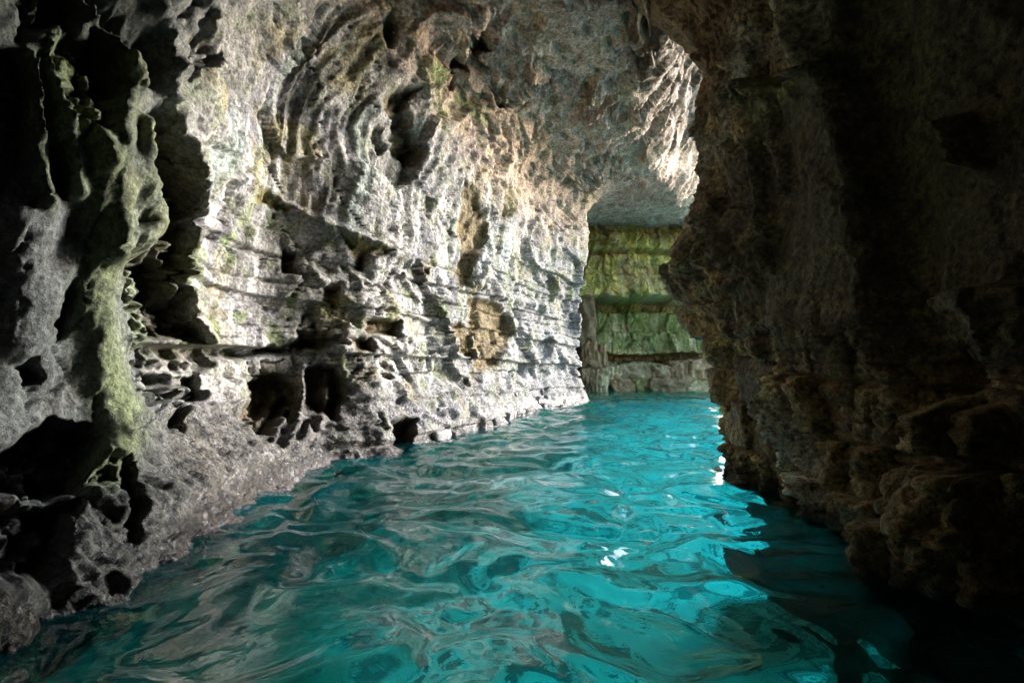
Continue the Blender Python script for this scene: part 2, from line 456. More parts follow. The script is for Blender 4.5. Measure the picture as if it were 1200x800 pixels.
    hollow([(444, 112), (462, 100), (488, 100), (478, 122), (474, 150), (486, 176), (478, 196), (462, 180), (456, 140)], .45, 5, .6)
    hollow([(446, 20), (462, 6), (470, 30), (458, 52), (450, 50)], .4, 6, 0, .4)
    hollow([(514, 60), (545, 62), (552, 76), (530, 84), (516, 76)], .5, 5, .3)
    hollow([(522, 92), (540, 90), (536, 108), (526, 106)], .4, 5, .2)
    hollow([(562, 40), (584, 42), (575, 62), (560, 70), (556, 56)], .4, 5, .5)
    hollow([(572, 92), (594, 98), (590, 126), (576, 118)], .5, 5, .5)
    hollow([(436, 140), (446, 150), (456, 172), (450, 180), (438, 160)], .3, 5, 0, .3)
    # olive seams along the diagonal bedding plane
    hollow([(270, 214), (310, 224), (345, 246), (338, 250), (300, 238)], .22, 5, 0, 1.)
    hollow([(392, 268), (420, 282), (452, 296), (446, 302), (410, 292)], .22, 5, 0, 1.)
    ridge([(212, 205), (268, 210), (330, 240), (400, 272), (455, 298), (480, 306)], .16, 7)
    ridge([(548, 352), (580, 347), (628, 357)], .14, 4)
    # --- place
    D = np.where(Tg > 2.9, 0, D)
    vd = np.stack([-x, -y, np.zeros_like(x)], -1); vd /= np.linalg.norm(vd, axis=-1, keepdims=True)
    ed = nr*.3+vd*.7; ed /= np.linalg.norm(ed, axis=-1, keepdims=True)
    V2 = V+nr*D[..., None]+ed*E[..., None]
    # --- colour of the stone, with some light and shade painted in
    big = fbm(x*.6, y*.6, z*.6, 4, 70); med = fbm(x*2.2, y*2.2, z*2.2, 4, 74); st = fbm(ws*3.0, arc*.35, 0., 3, 78)
    C = np.zeros(V.shape, np.float32)+np.array([.56, .54, .51], np.float32)
    C = mixc(C, (.33, .32, .355), sstep(-.15, .35, big))
    C = mixc(C, (.52, .46, .24), .8*sstep(.05, .4, fbm(x*.9, y*.9, z*.9, 3, 81)))
    C = mixc(C, (.80, .78, .77), (.9*sstep(-.02, .35, st))*(1-.4*roof))
    C = mixc(C, (.27, .33, .13), .85*sstep(.02, .36, med)*(1-.4*flute))
    C = mixc(C, (.16, .15, .13), .85*sstep(.12, .42, fbm(ws*2.2+9, arc*.5, 0., 4, 84)))
    C = mixc(C, (.19, .16, .07), .7*sstep(.2, .45, fbm(ws*1.6+2, arc*.9, 0., 4, 86)))
    C = mixc(C, (.50, .60, .55), .8*sstep(.1, .4, fbm(ws*1.3+4, arc*.2, 0., 2, 88))*flute)
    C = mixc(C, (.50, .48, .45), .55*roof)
    C = C*(1+roof[..., None]*np.array([1.35, .75, .42], np.float32))  # roof colour lightened and warmed to offset the dim teal bounce light
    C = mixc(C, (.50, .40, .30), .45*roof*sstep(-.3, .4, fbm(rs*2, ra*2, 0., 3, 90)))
    # white foot of the far part, purple-grey encrusted bank
    C = mixc(C, (.66, .66, .67), .7*sstep(470, 640, px)*sstep(320, 420, py)*sstep(-.5, .3, st))
    enc = fbm(x*7, y*7, z*7, 3, 92, .7)
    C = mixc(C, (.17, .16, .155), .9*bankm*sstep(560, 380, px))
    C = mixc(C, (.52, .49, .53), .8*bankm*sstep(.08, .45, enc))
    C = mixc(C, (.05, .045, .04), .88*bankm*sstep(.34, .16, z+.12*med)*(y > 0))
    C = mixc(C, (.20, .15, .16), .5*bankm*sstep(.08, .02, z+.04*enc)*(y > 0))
    # near-left buttress: dark blue-grey and green
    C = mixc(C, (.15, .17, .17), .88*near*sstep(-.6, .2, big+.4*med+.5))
    C = mixc(C, (.075, .09, .075), .85*sstep(260, 120, px)*sstep(200, 40, py))  # shadow of the upper-left corner put into the colour
    C = mixc(C, (.26, .33, .12), np.clip(green, 0, 1)*.7)
    C = mixc(C, (.30, .32, .17), .7*sstep(60, 20, sdpoly(px, py, [(120, 110), (165, 120), (160, 290), (150, 300), (130, 300)]))*sstep(-.3, .3, med))
    C = mixc(C, (.10, .08, .045), .8*sstep(4, -8, sdpoly(wpx, wpy, [(165, 140), (188, 122), (203, 165), (216, 215), (230, 270), (226, 335), (236, 402), (180, 402), (172, 300), (182, 235)])))  # brown stain, darkened further to paint the shade inside the hollow
    gg = sstep(26, -6, sdline(wpx*1.0, wpy, [(508, 70), (512, 110), (520, 150)])*1.6)*(sstep(-.2, .2, med))
    gg = np.maximum(gg, sstep(22, -4, sdline(wpx, wpy, [(545, 120), (560, 135)])*1.4)*.7)
    C = mixc(C, (.55, .68, .20), .9*gg)
    gd = sstep(34, 5, sdline(wpx, wpy, [(596, 330), (620, 335), (640, 300)]))
    C = mixc(C, (.20, .24, .16), .6*gd*sstep(-.2, .3, med))
    C = mixc(C, (.27, .18, .055), np.clip(brown, 0, 1)*.95)
    C = mixc(C, (.38, .28, .12), np.clip(brown, 0, 1)*.7*sstep(.0, .35, fbm(s*3.5, arc*1.2, 0., 4, 96)))
    C = mixc(C, (.13, .09, .04), np.clip(brown, 0, 1)*.7*sstep(.12, .4, fbm(s*5, arc*2.2, 0., 4, 98)))
    C = mixc(C, (.32, .27, .08), np.clip(olive, 0, 1)*.9)
    # smooth pink-grey roof towards the back; rusty roof to the right
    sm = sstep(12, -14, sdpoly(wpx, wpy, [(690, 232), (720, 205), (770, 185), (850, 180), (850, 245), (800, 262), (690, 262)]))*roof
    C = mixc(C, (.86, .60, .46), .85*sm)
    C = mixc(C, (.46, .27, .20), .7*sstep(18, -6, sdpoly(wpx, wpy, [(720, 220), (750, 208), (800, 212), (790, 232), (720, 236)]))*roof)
    ru = sstep(20, -25, sdpoly(wpx, wpy, [(720, -40), (735, 40), (745, 90), (790, 95), (800, 130), (835, 130), (900, 100), (900, -40)]))
    C = mixc(C, (.20, .125, .06), .85*ru*(z > 6))
    C = mixc(C, (.72, .74, .74), .9*sstep(6, -4, sdpoly(wpx, wpy, [(800, 105), (830, 100), (842, 130), (822, 148), (805, 135)]))*(z > 6))  # white patch: light on the roof by the opening, painted in
    C = mixc(C, (.42, .66, .58), under*.95)  # teal colour stands for light scattered in the water
    C = mixc(C, (.16, .10, .05), .75*sstep(735, 765, px)*sstep(215, 150, py)*(z > 6)*(1-sm))  # rust brown spread further to dim the sunlit roof patch
    C = C*(.50+.5*sm)[..., None]*(1-.22*sstep(430, 640, px)*sstep(250, 400, py))[..., None]  # lower far wall also darkened in colour where sunlight is too strong
    wet = sstep(.55, .1, z+.2*med)
    butt = (sdpoly(px, py, [(-400, -900), (60, -60), (75, 130), (125, 200), (120, 300), (118, 350), (130, 440), (152, 540), (128, 580), (90, 700), (-400, 900)]) < 0) & (Y0g < 7)
    ceil_ = (arc > (hw+R*1.0)) & ~butt
    bnk = (z < 1.05+.25*gnoise(s*1.1, z*1.1, seed=8)) & ~butt & ~ceil_
    a = dict(wet=wet, category='cave wall')
    w = grid_object('cave_wall_left', V2, C, M_left, kind='structure', mask=~(butt | ceil_ | bnk), label='pale pitted limestone cave wall left of the water, streaked white and grey', **a)
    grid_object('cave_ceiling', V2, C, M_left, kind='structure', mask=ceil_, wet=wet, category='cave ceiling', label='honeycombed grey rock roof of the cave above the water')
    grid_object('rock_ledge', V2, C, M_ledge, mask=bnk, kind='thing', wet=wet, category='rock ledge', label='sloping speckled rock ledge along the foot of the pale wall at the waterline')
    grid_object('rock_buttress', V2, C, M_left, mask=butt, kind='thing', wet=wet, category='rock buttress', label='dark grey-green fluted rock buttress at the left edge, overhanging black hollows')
    return w
left = build_left()

# ------------------------------------------------------------------ dark right wall ending in a pillar
RW = np.array([(3.0, -9), (3.5, -3), (3.6, 0), (3.5, 2.0), (3.42, 3.4), (3.40, 3.93), (3.48, 4.7), (3.42, 5.5), (3.5, 6.3), (3.38, 7.2), (3.36, 8.2), (3.6, 8.75),
               (4.3, 9.0), (5.4, 8.8), (6.2, 7.8), (6.6, 5), (6.8, 1), (6.8, -3), (5.8, -7)])
def build_right():
    p = RW
    d = np.concatenate([[0], np.cumsum(np.hypot(*np.diff(p, axis=0).T))])
    sf = np.linspace(0, d[-1], 8000)
    xx = np.interp(sf, d, p[:, 0]); yy = np.interp(sf, d, p[:, 1])
    k = np.ones(121)/121
    xx = np.convolve(np.pad(xx, 60, 'edge'), k, 'valid'); yy = np.convolve(np.pad(yy, 60, 'edge'), k, 'valid')
    tx, ty = np.gradient(xx), np.gradient(yy); ln = np.hypot(tx, ty)
    nx, ny = -ty/ln, tx/ln
    w = ln/np.maximum(np.hypot(xx, yy), 2.5)*np.where(yy < 0, .2, 1)*np.where(xx > 4.6, .25, 1)*np.where((yy > 7.4) & (xx < 4.4), 2., 1)
    cw = np.cumsum(w); cw = (cw-cw[0])/(cw[-1]-cw[0])
    n = 500
    q = np.linspace(0, 1, n)
    S, X, Y, NX, NY = (np.interp(q, cw, a) for a in (sf, xx, yy, nx, ny))
    hz = np.concatenate([np.linspace(-6.5, -.6, 40, endpoint=False), np.linspace(-.6, 6.5, 450, endpoint=False), np.linspace(6.5, 11.5, 90)])
    Hg = np.repeat(hz[None, :], n, 0)
    g = lambda a: np.repeat(a[:, None], len(hz), 1)
    Sg, Xg, Yg, NXg, NYg = map(g, (S, X, Y, NX, NY))
    # overhanging pillar profile, fading towards the viewer
    pil = np.interp(Hg, [-1.2, 0, .5, 1.4, 1.8, 2.1, 2.5, 2.95, 3.35, 3.75, 4.2, 4.5, 5.0, 5.6, 6.2, 7.0, 8.0, 9.0, 11.5],
                    [.2, 0, .08, .16, .2, .3, .50, .82, .95, .78, .40, .12, .05, .15, .05, .2, .9, 1.8, 2.6])
    sc = np.exp(-((Yg-8.6)/1.3)**2)*(Xg < 4.6) + .35*sstep(5.5, 3.5, Yg)*0
    gen = np.interp(Hg, [-1.2, 0, 2, 4, 6, 7.5, 9, 11.5], [.3, 0, -.1, -.15, .1, .5, 1.4, 2.6])
    off = pil*sc + gen*(1-sc)
    off = np.where(Xg > 4.2, off*.5*(Hg < 7)+.2*(Hg >= 7), off)
    off = off-np.where(Xg < 4.2, 1.0*np.clip(-Hg-.10, 0, 2.6)*sstep(1.5, 4.5, Yg), 0)
    V = np.stack([Xg+NXg*off, Yg+NYg*off, Hg], -1).astype(np.float32)
    nr = np.stack([NXg, NYg, np.zeros_like(NXg)], -1).astype(np.float32)
    px, py = project(V[..., 0], V[..., 1], V[..., 2])
    x, y, z = V[..., 0], V[..., 1], V[..., 2]
    s = Sg.astype(np.float32)
    wpx = px+5*gnoise(px/22, py/22, seed=31)+3*gnoise(px/8, py/8, seed=32); wpy = py+5*gnoise(px/22, py/22, seed=33)
    front = (Xg < 4.3)
    low = sstep(2.6, 1.6, z+.4*gnoise(s*.8, z*.5, seed=101)) + .8*np.exp(-((y-8.6)/1.0)**2)*sstep(5, 3.6, z)
    low = np.clip(low, 0, 1)
    D = .38*fbm(x*.5, y*.5, z*.42, 3, 102) + .16*fbm(x*1.4, y*1.4, z*1.2, 3, 105)
    ws = s+.3*gnoise(s*.7, z*.7, seed=110)
    D += (1-low)*(.22*fbm(ws*1.1, z*.28, 0., 4, 111, ridge=True))
    b1, j1, r1 = bricks(s, z, .52, .42, 4, .22, .07)
    b2, j2, r2 = bricks(s, z, .17, .5, 5, .3, .12)
    D += low*(.26*b1-.09*j1+.05*b2-.03*j2)
    D += .05*fbm(x*5, y*5, z*6, 4, 115, .6)
    fs = s+.2*gnoise(s*1.7, z*1.7, seed=116)+.05*gnoise(s*5, z*5, seed=117); fz = z+.2*gnoise(s*1.7, z*1.7, seed=118)+.05*gnoise(s*5, z*5, seed=119)
    f1, f2, fc, ft = voro(fs*1.3, fz*1.0, seed=12); g1, g2, gc, gt = voro(fs*3.2, fz*2.8, seed=13); k1, k2, kc, kt = voro(fs*7.5, fz*7, seed=14)
    dk = 1-.6*sstep(880, 960, px)*sstep(1.5, 2.5, z)
    D += dk*(1-.55*low)*(.18*ft+.10*(fc-.5) + .07*gt+.05*(gc-.5) - .04*sstep(.08, 0, g2-g1) + .025*kt+.015*(kc-.5))
    up = sstep(3.8, 5.0, z); ck = voro(fs*1.9+3, fz*1.5, seed=15)
    D -= up*.28*sstep(.4, .1, ck[0])*(ck[2] > .5)
    D = D*(1-.6*sstep(875, 960, px)*sstep(1.9, 2.7, z)*front)
    fwd = (y > .8) & front
    def step(poly, amt, soft=6):
        nonlocal D
        D = D+amt*sstep(soft*.5, -soft, sdpoly(wpx, wpy, poly))*fwd
    def ridge(pts, hgt, wd):
        nonlocal D
        D = D+hgt*np.exp(-(sdline(wpx, wpy, pts)/wd)**2)*fwd
    # the dark mass standing proud of the pillar, its edge catching the light
    step([(838, 262), (842, 290), (880, 330), (884, 385), (908, 430), (928, 450), (946, 520), (972, 606), (1100, 700), (1300, 760), (1300, -60), (995, -60), (990, 70), (950, 95), (905, 95), (880, 180), (850, 235)], .30, 5)
    step([(995, -80), (990, 75), (1030, 200), (1060, 380), (1100, 480), (1250, 480), (1250, -80)], -.45, 18)
    step([(1078, 548), (1120, 540), (1210, 552), (1230, 720), (1120, 690), (1100, 630)], .35, 7)
    step([(1128, 345), (1170, 330), (1240, 330), (1240, 460), (1140, 450)], .35, 8)
    step([(1148, 462), (1210, 455), (1240, 540), (1150, 535)], .35, 6)
    ridge([(926, 448), (940, 500), (955, 560), (974, 606)], .34, 9)
    ridge([(905, 95), (935, 112), (946, 150), (958, 190), (966, 225)], .18, 5)
    ridge([(914, 150), (920, 200), (916, 232), (935, 262), (950, 318)], .16, 5)
    ridge([(840, 235), (836, 260), (840, 285)], .25, 6)
    ridge([(950, -20), (958, 30), (972, 80)], .35, 12)
    ridge([(900, -20), (905, 20), (896, 70)], .3, 14)
    ridge([(1118, 140), (1130, 168), (1140, 190)], .3, 7)
    step([(836, 235), (850, 240), (852, 300), (880, 325), (850, 335), (838, 300)], -.35, 6)
    V2 = V+nr*D[..., None]
    big = fbm(x*.6, y*.6, z*.6, 4, 130); med = fbm(x*2.4, y*2.4, z*2.4, 4, 134)
    C = np.zeros(V.shape, np.float32)+np.array([.21, .15, .065], np.float32)
    C = mixc(C, (.22, .23, .07), .85*sstep(-.15, .3, big)*sstep(2.0, 3.4, z))
    C = mixc(C, (.09, .055, .03), .7*sstep(.05, .5, med))
    C = mixc(C, (.26, .15, .06), .75*sstep(.1, .5, fbm(x*1.5+5, y*1.5, z*1.5, 3, 138))*sstep(4.2, 2, z))
    C = mixc(C, (.40, .38, .32), .7*sstep(.28, .55, fbm(s*2.6, z*.7, 0., 4, 142)))
    C = mixc(C, (.50, .46, .32), .85*sstep(14, -4, sdpoly(wpx, wpy, [(840, 20), (880, 0), (980, -30), (975, 80), (890, 95), (870, 190), (838, 190), (850, 110)]))*fwd)  # olive-beige curtains, lightened in colour where light reaches them
    C = mixc(C, (.60, .58, .50), .9*sstep(17, 5, sdline(wpx, wpy, [(926, 448), (940, 500), (955, 560), (974, 606)]))*fwd)  # this and the following pale rims: edge light painted into the colour
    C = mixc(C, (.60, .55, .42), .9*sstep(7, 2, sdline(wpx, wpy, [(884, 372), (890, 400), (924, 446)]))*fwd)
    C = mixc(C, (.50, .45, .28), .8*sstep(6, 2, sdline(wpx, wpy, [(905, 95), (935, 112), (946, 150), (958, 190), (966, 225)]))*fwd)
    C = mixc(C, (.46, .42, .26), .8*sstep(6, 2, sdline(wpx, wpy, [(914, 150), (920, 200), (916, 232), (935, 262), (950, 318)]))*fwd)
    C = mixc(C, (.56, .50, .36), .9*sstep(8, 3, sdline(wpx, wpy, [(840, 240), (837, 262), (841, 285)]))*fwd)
    C = mixc(C, (.70, .50, .22), .9*sstep(12, 3, sdline(wpx, wpy, [(1118, 140), (1130, 168), (1140, 190)]))*fwd)  # lit nub on the dark wall, its light painted as pale ochre
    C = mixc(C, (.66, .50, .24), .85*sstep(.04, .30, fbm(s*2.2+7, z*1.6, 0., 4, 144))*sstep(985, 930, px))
    C = mixc(C, (.30, .17, .07), .85*sstep(12, -12, sdpoly(wpx, wpy, [(700, -60), (740, 60), (800, 125), (850, 130), (862, 60), (850, -60)]))*fwd*sstep(-.5, .1, med+.3))
    C = C*(.8+.5*r1*low)[..., None]
    C = C*(1.0+.7*sstep(3.2, 2.2, z)*sstep(4.6, 4.0, x))[..., None]  # lower part lightened in colour to make up for weak bounce light
    face_shade = sstep(6, -8, sdpoly(wpx, wpy, [(846, 262), (850, 300), (888, 330), (894, 385), (918, 430), (945, 445), (1000, 440), (1300, 440), (1300, -60), (995, -60), (985, 80), (960, 100), (915, 170), (890, 180), (856, 235)]))*fwd
    C = mixc(C, (.085, .07, .035), .6*face_shade)      # shade on the barely lit side, put into the stone's colour
    C = mixc(C, (.46, .34, .15), .7*sstep(.0, .3, fbm(s*2.0+1, z*2.4, 0., 4, 146))*sstep(1040, 1090, px)*sstep(2.2, 1.6, z)*fwd)  # warm light on the lower right blocks, painted as pale patches
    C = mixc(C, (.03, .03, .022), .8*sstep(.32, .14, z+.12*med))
    wet = np.clip(sstep(.7, .1, z+.2*med)+.35*low, 0, 1)
    pilr = (sdpoly(px, py, [(700, -60), (860, 120), (850, 235), (842, 290), (880, 330), (884, 385), (908, 430), (928, 450), (946, 520), (972, 606), (960, 660), (700, 660)]) < 0) & front & (y > 2)
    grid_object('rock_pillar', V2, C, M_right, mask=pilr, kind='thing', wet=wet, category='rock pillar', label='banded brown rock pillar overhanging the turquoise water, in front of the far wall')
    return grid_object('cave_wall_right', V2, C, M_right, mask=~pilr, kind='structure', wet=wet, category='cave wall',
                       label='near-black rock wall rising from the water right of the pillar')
right = build_right()

# ------------------------------------------------------------------ back wall across the inlet: bedded courses and fallen blocks
def build_back():
    n, m = 420, 300
    xs = np.linspace(-1, 15, n); hz = np.linspace(-6.5, 11, m)
    X, Z = np.meshgrid(xs, hz, indexing='ij')
    Y0 = 28.7+3.5*sstep(11.2, 14.5, X)+2.5*sstep(13, 15, X)
    W = X+.5*gnoise(X*.5, Z*.4, 0., 231)
    q1, q2, qid, ql = voro(W*.55, Z*.35+.2*gnoise(X*.6, Z*.6, 0., 232), seed=30)          # beds break into irregular lengths
    Zw = Z+.16*gnoise(X*.7, Z*.2, 0., 230)+.07*gnoise(X*2.6, Z*.6, 0., 233)+.22*(qid-.5)*sstep(2.2, 3, Z)
    rec = np.interp(Zw, [-6.5, 1.3, 1.45, 1.95, 2.05, 3.2, 3.3, 4.4, 4.55, 5.0, 5.2, 5.6, 6.4, 6.5, 7.6, 7.75, 7.95, 8.3, 8.9, 9.0, 9.6, 9.8, 11],
                        [.6, .6, 2.3, 2.3, -.3, .0, .45, .6, 2.2, 1.9, -1.3, -1.2, -.8, -.45, -.15, .55, -.45, -.4, .0, .3, .5, 1.8, 2.0])
    V = np.stack([X, Y0+rec, Z], -1)
    b2, j2, r2 = bricks(X, Zw, .34, .9, 8, .4, .08)
    g1, g2, gid, gl = voro(W*1.7, Z*1.1, seed=31); h1, h2, hid, hl = voro(W*3.8, Z*3, seed=32)
    D = .35*fbm(X*.35, Z*.35, 3., 3, 200)+.30*(qid-.5)+.45*ql+.16*gl+.12*(gid-.5)-.10*sstep(.07, 0, q2-q1)+.05*b2-.03*j2+.05*hl+.14*fbm(W*1.3, Z*.35, 0., 4, 207, ridge=True)+.05*fbm(X*3, Z*3, 1., 3, 204)
    V[..., 1] -= D
    px, py = project(V[..., 0], V[..., 1], V[..., 2])
    big = fbm(X*.5, Z*.5, 0., 4, 210); med = fbm(X*1.5, Z*.8, 0., 4, 214)
    C = np.zeros(V.shape, np.float32)+np.array([.34, .27, .12], np.float32)
    C = mixc(C, (.24, .27, .06), .85*sstep(-.3, .25, big)*sstep(2.2, 3.4, Z))
    C = mixc(C, (.10, .15, .045), .75*sstep(5.2, 4.0, Z)*sstep(2.0, 2.4, Z))
    C = mixc(C, (.52, .45, .12), .85*sstep(-.1, .3, med)*sstep(4.6, 5.6, Z))
    C = mixc(C, (.44, .38, .24), .75*sstep(.12, .4, fbm(X*2.2, Z*.5, 0., 3, 218)))
    C = mixc(C, (.07, .10, .035), .75*sstep(.12, .4, fbm(X*.9+3, Z*1.2, 0., 4, 221)))
    return grid_object('cave_wall_back', V, C, M_far, kind='structure', category='cave wall',
                       label='far green mossy rock wall in stacked courses closing the inlet')
back = build_back()


# separate blocks of stone
import bmesh
def stone_mesh(name, seed, sx, sy, sz, cuts=7, rough=.07, mat=None):
    bm = bmesh.new(); bmesh.ops.create_cube(bm, size=1.0)
    bmesh.ops.subdivide_edges(bm, edges=bm.edges[:], cuts=cuts, use_grid_fill=True)
    P = np.array([v.co[:] for v in bm.verts], np.float32)
    m = np.abs(P).max(1, keepdims=True); e = np.sort(np.abs(P), 1)[:, 1:2]
    P *= 1-.05*sstep(.38, .5, e)*sstep(.3, .5, m)
    P *= 1+.22*np.stack([gnoise(P[:, 1]*1.3+a, P[:, 2]*1.3, P[:, 0]*1.3, seed) for a in (1, 5, 9)], 1)
    P *= np.array([[sx, sy, sz]])
    q = P/min(sx, sy, sz)*.9
    nn = P/np.linalg.norm(P, axis=1, keepdims=True)
    d = fbm(q[:, 0]*1.1, q[:, 1]*1.1, q[:, 2]*1.1, 3, seed*3+1)+.9*fbm(q[:, 0]*3.2, q[:, 1]*3.2, q[:, 2]*1.4, 3, seed*3+2, ridge=True)
    P += nn*(d*rough*1.7*min(sx, sy, sz))[:, None]
    for v, p in zip(bm.verts, P): v.co = p
    me = bpy.data.meshes.new(name); bm.to_mesh(me); bm.free()
    me.polygons.foreach_set('use_smooth', np.ones(len(me.polygons), bool))
    if mat: me.materials.append(mat)
    return me
def put(name, me, loc, parent, rz=0., tilt=0.):
    o = bpy.data.objects.new(name, me); col.objects.link(o)
    o.location = loc; o.rotation_euler = (tilt, tilt*.5, rz); o.parent = parent
    return o
M_moss = rock_material('moss_yellow_stone', .7, .8, 9, .5, False, (.44, .36, .12), (.19, .19, .05), (.54, .45, .26))
M_deep = rock_material('moss_dark_stone', .7, .8, 9, .5, False, (.20, .19, .07), (.06, .10, .04), (.32, .26, .10))
M_tan = rock_material('tan_stone', .6, .8, 9, .4, False, (.22, .16, .085), (.14, .11, .06), (.27, .22, .13))
M_grey = rock_material('grey_stone', .7, .8, 9, .45, False, (.36, .31, .19), (.17, .17, .07), (.46, .40, .27))
M_white = rock_material('white_stone', .8, .85, 22, .5, False, (.25, .245, .25), (.15, .145, .15), (.32, .32, .32))
M_rblk = rock_material('brown_stone', 1.0, .55, 28, .85, False, (.34, .25, .12), (.14, .10, .05), (.48, .38, .20))
BACK = [  # x0, x1, y0, y1 in the photograph, distance, thickness, material
    (665, 693, 336, 404, 27.9, 1.4, M_tan), (683, 700, 402, 432, 27.6, 1.3, M_tan), (697, 713, 406, 434, 27.9, 1.3, M_tan), (684, 700, 430, 461, 27.4, 1.5, M_tan), (696, 714, 432, 461, 27.7, 1.4, M_grey),
    (711, 729, 428, 447, 28.4, 1.4, M_grey), (726, 766, 427, 446, 28.5, 1.3, M_grey), (763, 790, 430, 448, 28.3, 1.4, M_grey), (787, 808, 425, 447, 28.1, 1.5, M_tan), (805, 842, 424, 446, 28.0, 1.4, M_tan),
    (712, 742, 444, 462, 28.2, 1.5, M_tan), (739, 770, 445, 462, 28.3, 1.4, M_deep), (765, 805, 443, 462, 27.9, 1.6, M_tan), (802, 842, 444, 462, 27.9, 1.5, M_grey)]
for k, (x0, x1, y0, y1, Yd, th, mt) in enumerate(BACK):
    a = on_y(x0, y1-(2.5 if y1 < 425 else 0), Yd); b = on_y(x1, y0, Yd); th += .8
    me = stone_mesh('stone', k, b[0]-a[0], th, b[2]-a[2], 16, .20, mt)
    put('stone', me, ((a[0]+b[0])/2, Yd+th/2, (a[2]+b[2])/2), back, .35*(RND[k, 0]-.5), .16*(RND[k, 1]-.5))
# small blocks along the white foot of the left wall
foot = [stone_mesh('stone', 50+k, .42, .5, .2, 5, .09, M_white) for k in range(8)]
fy = WL[:, 1]; fx = WL[:, 0]
k = 0
for row in range(4):
    Yq = 11.6+.3*row
    while Yq < 20.9:
        r = RND[k % 256]; k += 1
        Xq = np.interp(Yq, fy, fx)
        ang = math.atan2(np.interp(Yq+.4, fy, fx)-np.interp(Yq-.4, fy, fx), .8)
        sc = .7+.8*r[0]
        if r[3] > .25:
            zz = .12+.24*row+.08*r[1]
            o = put('stone', foot[k % 8], (Xq-.20-.17*row+.14*(r[2]-.5), Yq, zz-.05), left, math.pi/2-ang+.3*(r[1]-.5), .15*(r[2]-.5))
            o.scale = (sc, 1, .7+.7*r[2])
        Yq += .40*sc*math.cos(ang)+.05+.5*r[3]
# squared blocks in the dark right wall
RIGHT = [(1146, 1206, 462, 500, 3.36), (1150, 1215, 500, 545, 3.32), (1118, 1160, 506, 548, 3.44), (1078, 1128, 548, 602, 3.36), (1126, 1200, 550, 600, 3.28), (1098, 1150, 602, 650, 3.34), (1146, 1210, 602, 660, 3.26),
         (1106, 1150, 650, 698, 3.38), (1140, 1175, 345, 398, 3.6), (1160, 1215, 400, 455, 3.5), (1040, 1078, 610, 652, 3.5), (990, 1030, 560, 600, 3.6), (866, 900, 420, 470, 3.28), (850, 876, 470, 520, 3.3), (880, 915, 480, 530, 3.4)]
for k, (x0, x1, y0, y1, Xw) in enumerate(RIGHT):
    def on_x(px, py):
        r = ray(px, py); t = Xw/r[0]; return np.array([Xw, r[1]*t, CAM_H+r[2]*t])
    a = on_x(x0, (y0+y1)/2); b = on_x(x1, (y0+y1)/2)
    mid = (a[1]+b[1])/2
    zt = CAM_H+(ray((x0+x1)/2, y0)[2]/ray((x0+x1)/2, y0)[1])*mid; zb = CAM_H+(ray((x0+x1)/2, y1)[2]/ray((x0+x1)/2, y1)[1])*mid
    me = stone_mesh('stone', 90+k, .6, abs(a[1]-b[1]), zt-zb, 9, .09, M_rblk)
    put('stone', me, (Xw+.28, mid, (zt+zb)/2), right, .25*(RND[k+40, 0]-.5), .1*(RND[k+40, 1]-.5))

# unseen wall added behind the viewer to block sky light
def build_rear():
    n, m = 90, 80
    X, Z = np.meshgrid(np.linspace(-6, 7, n), np.linspace(-6.5, 11, m), indexing='ij')
    Y = -5.5+.8*fbm(X*.4, Z*.4, 0., 4, 300)-.0*X
    V = np.stack([X, Y, Z], -1)
    C = np.zeros(V.shape, np.float32)+np.array([.16, .15, .12], np.float32)
    return grid_object('rear_sky_blocker', V, C, M_right, kind='structure', category='cave wall', label='unseen dark rock wall added behind the viewer to keep out sky light')
build_rear()

# ------------------------------------------------------------------ sea bed and water
def bed_material():
    m = bpy.data.materials.new('sandy_seabed'); m.use_nodes = True
    t = m.node_tree; L = t.links.new
    bs = t.nodes['Principled BSDF']; bs.inputs['Roughness'].default_value = .9
    at = N(t, 'ShaderNodeAttribute', attribute_name='rock_colour')
    g = N(t, 'ShaderNodeNewGeometry')
    w = N(t, 'ShaderNodeTexNoise'); w.inputs['Scale'].default_value = .9; w.inputs['Detail'].default_value = 2.0
    L(g.outputs['Position'], w.inputs['Vector'])
    sc = N(t, 'ShaderNodeVectorMath', operation='MULTIPLY_ADD'); sc.inputs[1].default_value = (2.2, 2.2, 0)
    L(w.outputs['Color'], sc.inputs[0]); L(g.outputs['Position'], sc.inputs[2])
    n = N(t, 'ShaderNodeTexNoise'); n.inputs['Scale'].default_value = .95; n.inputs['Detail'].default_value = 3.0; n.inputs['Distortion'].default_value = 1.6
    L(sc.outputs[0], n.inputs['Vector'])
    r = N(t, 'ShaderNodeMapRange'); r.inputs['From Min'].default_value = .50; r.inputs['From Max'].default_value = .60
    L(n.outputs['Fac'], r.inputs['Value'])
    mx = N(t, 'ShaderNodeMix', data_type='RGBA'); mx.inputs[7].default_value = (.06, .12, .13, 1)
    mm = N(t, 'ShaderNodeMath', operation='MULTIPLY'); mm.inputs[1].default_value = .8
    L(r.outputs[0], mm.inputs[0]); L(mm.outputs[0], mx.inputs[0]); L(at.outputs['Color'], mx.inputs[6])
    L(mx.outputs[2], bs.inputs['Base Color'])
    return m
M_bed = bed_material()
def build_bed():
    n, m = 300, 360
    X, Y = np.meshgrid(np.linspace(-14, 40, n), np.linspace(-10, 40, m), indexing='ij')
    edge = np.interp(Y, WL[:, 1], WL[:, 0])
    Z = -5.2+.35*fbm(X*.4, Y*.4, 0., 3, 400)
    V = np.stack([X, Y, Z], -1)
    C = np.zeros(V.shape, np.float32)+np.array([.86, .86, .82], np.float32)
    C = mixc(C, (.10, .17, .12), .85*sstep(2.3, .3, X-edge+.8*fbm(X*.7, Y*.7, 0., 3, 404)))
    return grid_object('seabed', V, C, M_bed, kind='structure', category='seabed', label='pale sandy seabed with dark patches under the turquoise water')
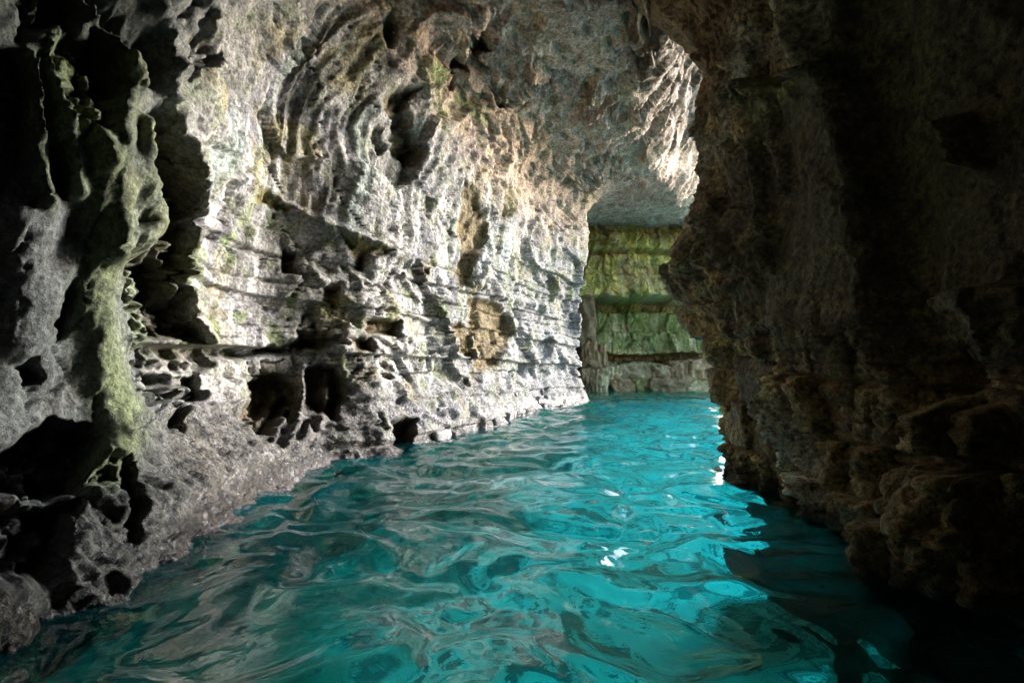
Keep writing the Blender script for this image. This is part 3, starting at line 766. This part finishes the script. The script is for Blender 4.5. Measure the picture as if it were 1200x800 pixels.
build_bed()

def water_material():
    m = bpy.data.materials.new('sea_water'); m.use_nodes = True
    t = m.node_tree; L = t.links.new
    t.nodes.remove(t.nodes['Principled BSDF']); out = t.nodes['Material Output']
    tr = N(t, 'ShaderNodeBsdfRefraction'); tr.inputs['Color'].default_value = (.10, .97, 1, 1); tr.inputs['IOR'].default_value = 1.333; tr.inputs['Roughness'].default_value = 0.0
    df = N(t, 'ShaderNodeBsdfDiffuse'); df.inputs[0].default_value = (.0, .34, .44, 1)
    gl = N(t, 'ShaderNodeBsdfGlossy'); gl.inputs['Roughness'].default_value = .05; gl.inputs['Color'].default_value = (1, 1, 1, 1)
    fr = N(t, 'ShaderNodeFresnel'); fr.inputs['IOR'].default_value = 1.52
    g = N(t, 'ShaderNodeNewGeometry')
    nz = N(t, 'ShaderNodeTexNoise'); nz.inputs['Scale'].default_value = 6.5; nz.inputs['Detail'].default_value = 3.0; nz.inputs['Distortion'].default_value = .8
    L(g.outputs['Position'], nz.inputs['Vector'])
    bp = N(t, 'ShaderNodeBump'); bp.inputs['Strength'].default_value = .07; bp.inputs['Distance'].default_value = .05
    L(nz.outputs['Fac'], bp.inputs['Height'])
    for q in (gl, fr, tr): L(bp.outputs[0], q.inputs['Normal'])
    m1 = N(t, 'ShaderNodeMixShader'); m1.inputs[0].default_value = .06
    L(tr.outputs[0], m1.inputs[1]); L(df.outputs[0], m1.inputs[2])
    m2 = N(t, 'ShaderNodeMixShader'); L(fr.outputs[0], m2.inputs[0]); L(m1.outputs[0], m2.inputs[1]); L(gl.outputs[0], m2.inputs[2])
    L(m2.outputs[0], out.inputs['Surface'])
    return m
M_water = water_material()
def build_water():
    ys = np.concatenate([np.linspace(-10, 1.2, 40, endpoint=False), 1.2*np.exp(np.linspace(0, math.log(32/1.2), 640)), np.geomspace(33, 900, 30)])
    xs = np.concatenate([np.linspace(-9, -4.2, 10, endpoint=False), np.linspace(-4.2, 4.5, 300, endpoint=False), np.linspace(4.5, 14, 90, endpoint=False), np.geomspace(14, 900, 50)])
    X, Y = np.meshgrid(xs.astype(np.float32), ys.astype(np.float32), indexing='ij')
    wx = X+.55*gnoise(X*.55, Y*.55, 0., 500)+.16*gnoise(X*1.6, Y*1.6, 3., 506); wy = Y+.55*gnoise(X*.55, Y*.55, 5., 501)+.16*gnoise(X*1.6, Y*1.6, 8., 507)
    Z = .095*gnoise(wx*.62, wy*.72, 0., 502)+.078*gnoise(wx*1.25, wy*1.45, 1., 503)+.036*gnoise(wx*2.5, wy*2.8, 2., 504)+.006*gnoise(wx*5, wy*5.6, 3., 505)
    Z = Z*np.exp(-np.maximum(np.hypot(X, Y)-30, 0)/10)
    V = np.stack([X, Y, Z], -1)
    return grid_object('water', V, None, M_water, kind='structure', category='water', label='rippled turquoise sea water filling the cave and the inlet')
build_water()

# ------------------------------------------------------------------ thin stalactite under the rusty roof
def build_stalactite():
    bpy.context.view_layer.update()
    ok, hit, _, _, _, _ = scene.ray_cast(bpy.context.evaluated_depsgraph_get(), Vector((0, 0, CAM_H)), Vector(ray(758, 4)).normalized())
    Ys = (hit.y if ok else 9.0)-.12          # where the roof itself is, so that it hangs from the rock
    top = on_y(757, -4, Ys); tip = on_y(762, 44, Ys)
    n, m = 40, 18
    q, a = np.meshgrid(np.linspace(0, 1, n), np.linspace(0, 2*math.pi, m), indexing='ij')
    r = (.10*(1-q)**1.3+.03*(1-q*.6))*(1+.25*gnoise(np.cos(a)*1.5, np.sin(a)*1.5, q*7, 600))*(q < .999)
    z0 = top[2]+.5
    cx = top[0]+(tip[0]-top[0])*q+.03*gnoise(q*4, q*0, 0., 601)
    V = np.stack([cx+r*np.cos(a), Ys+.25*(1-q)**2+r*np.sin(a), z0+(tip[2]-z0)*q], -1)
    C = np.zeros(V.shape, np.float32)+np.array([.55, .50, .40], np.float32)
    grid_object('stalactite', V, C, M_left, kind='thing', category='stalactite', label='thin pale stalactite hanging from the rusty roof at the top edge')
build_stalactite()
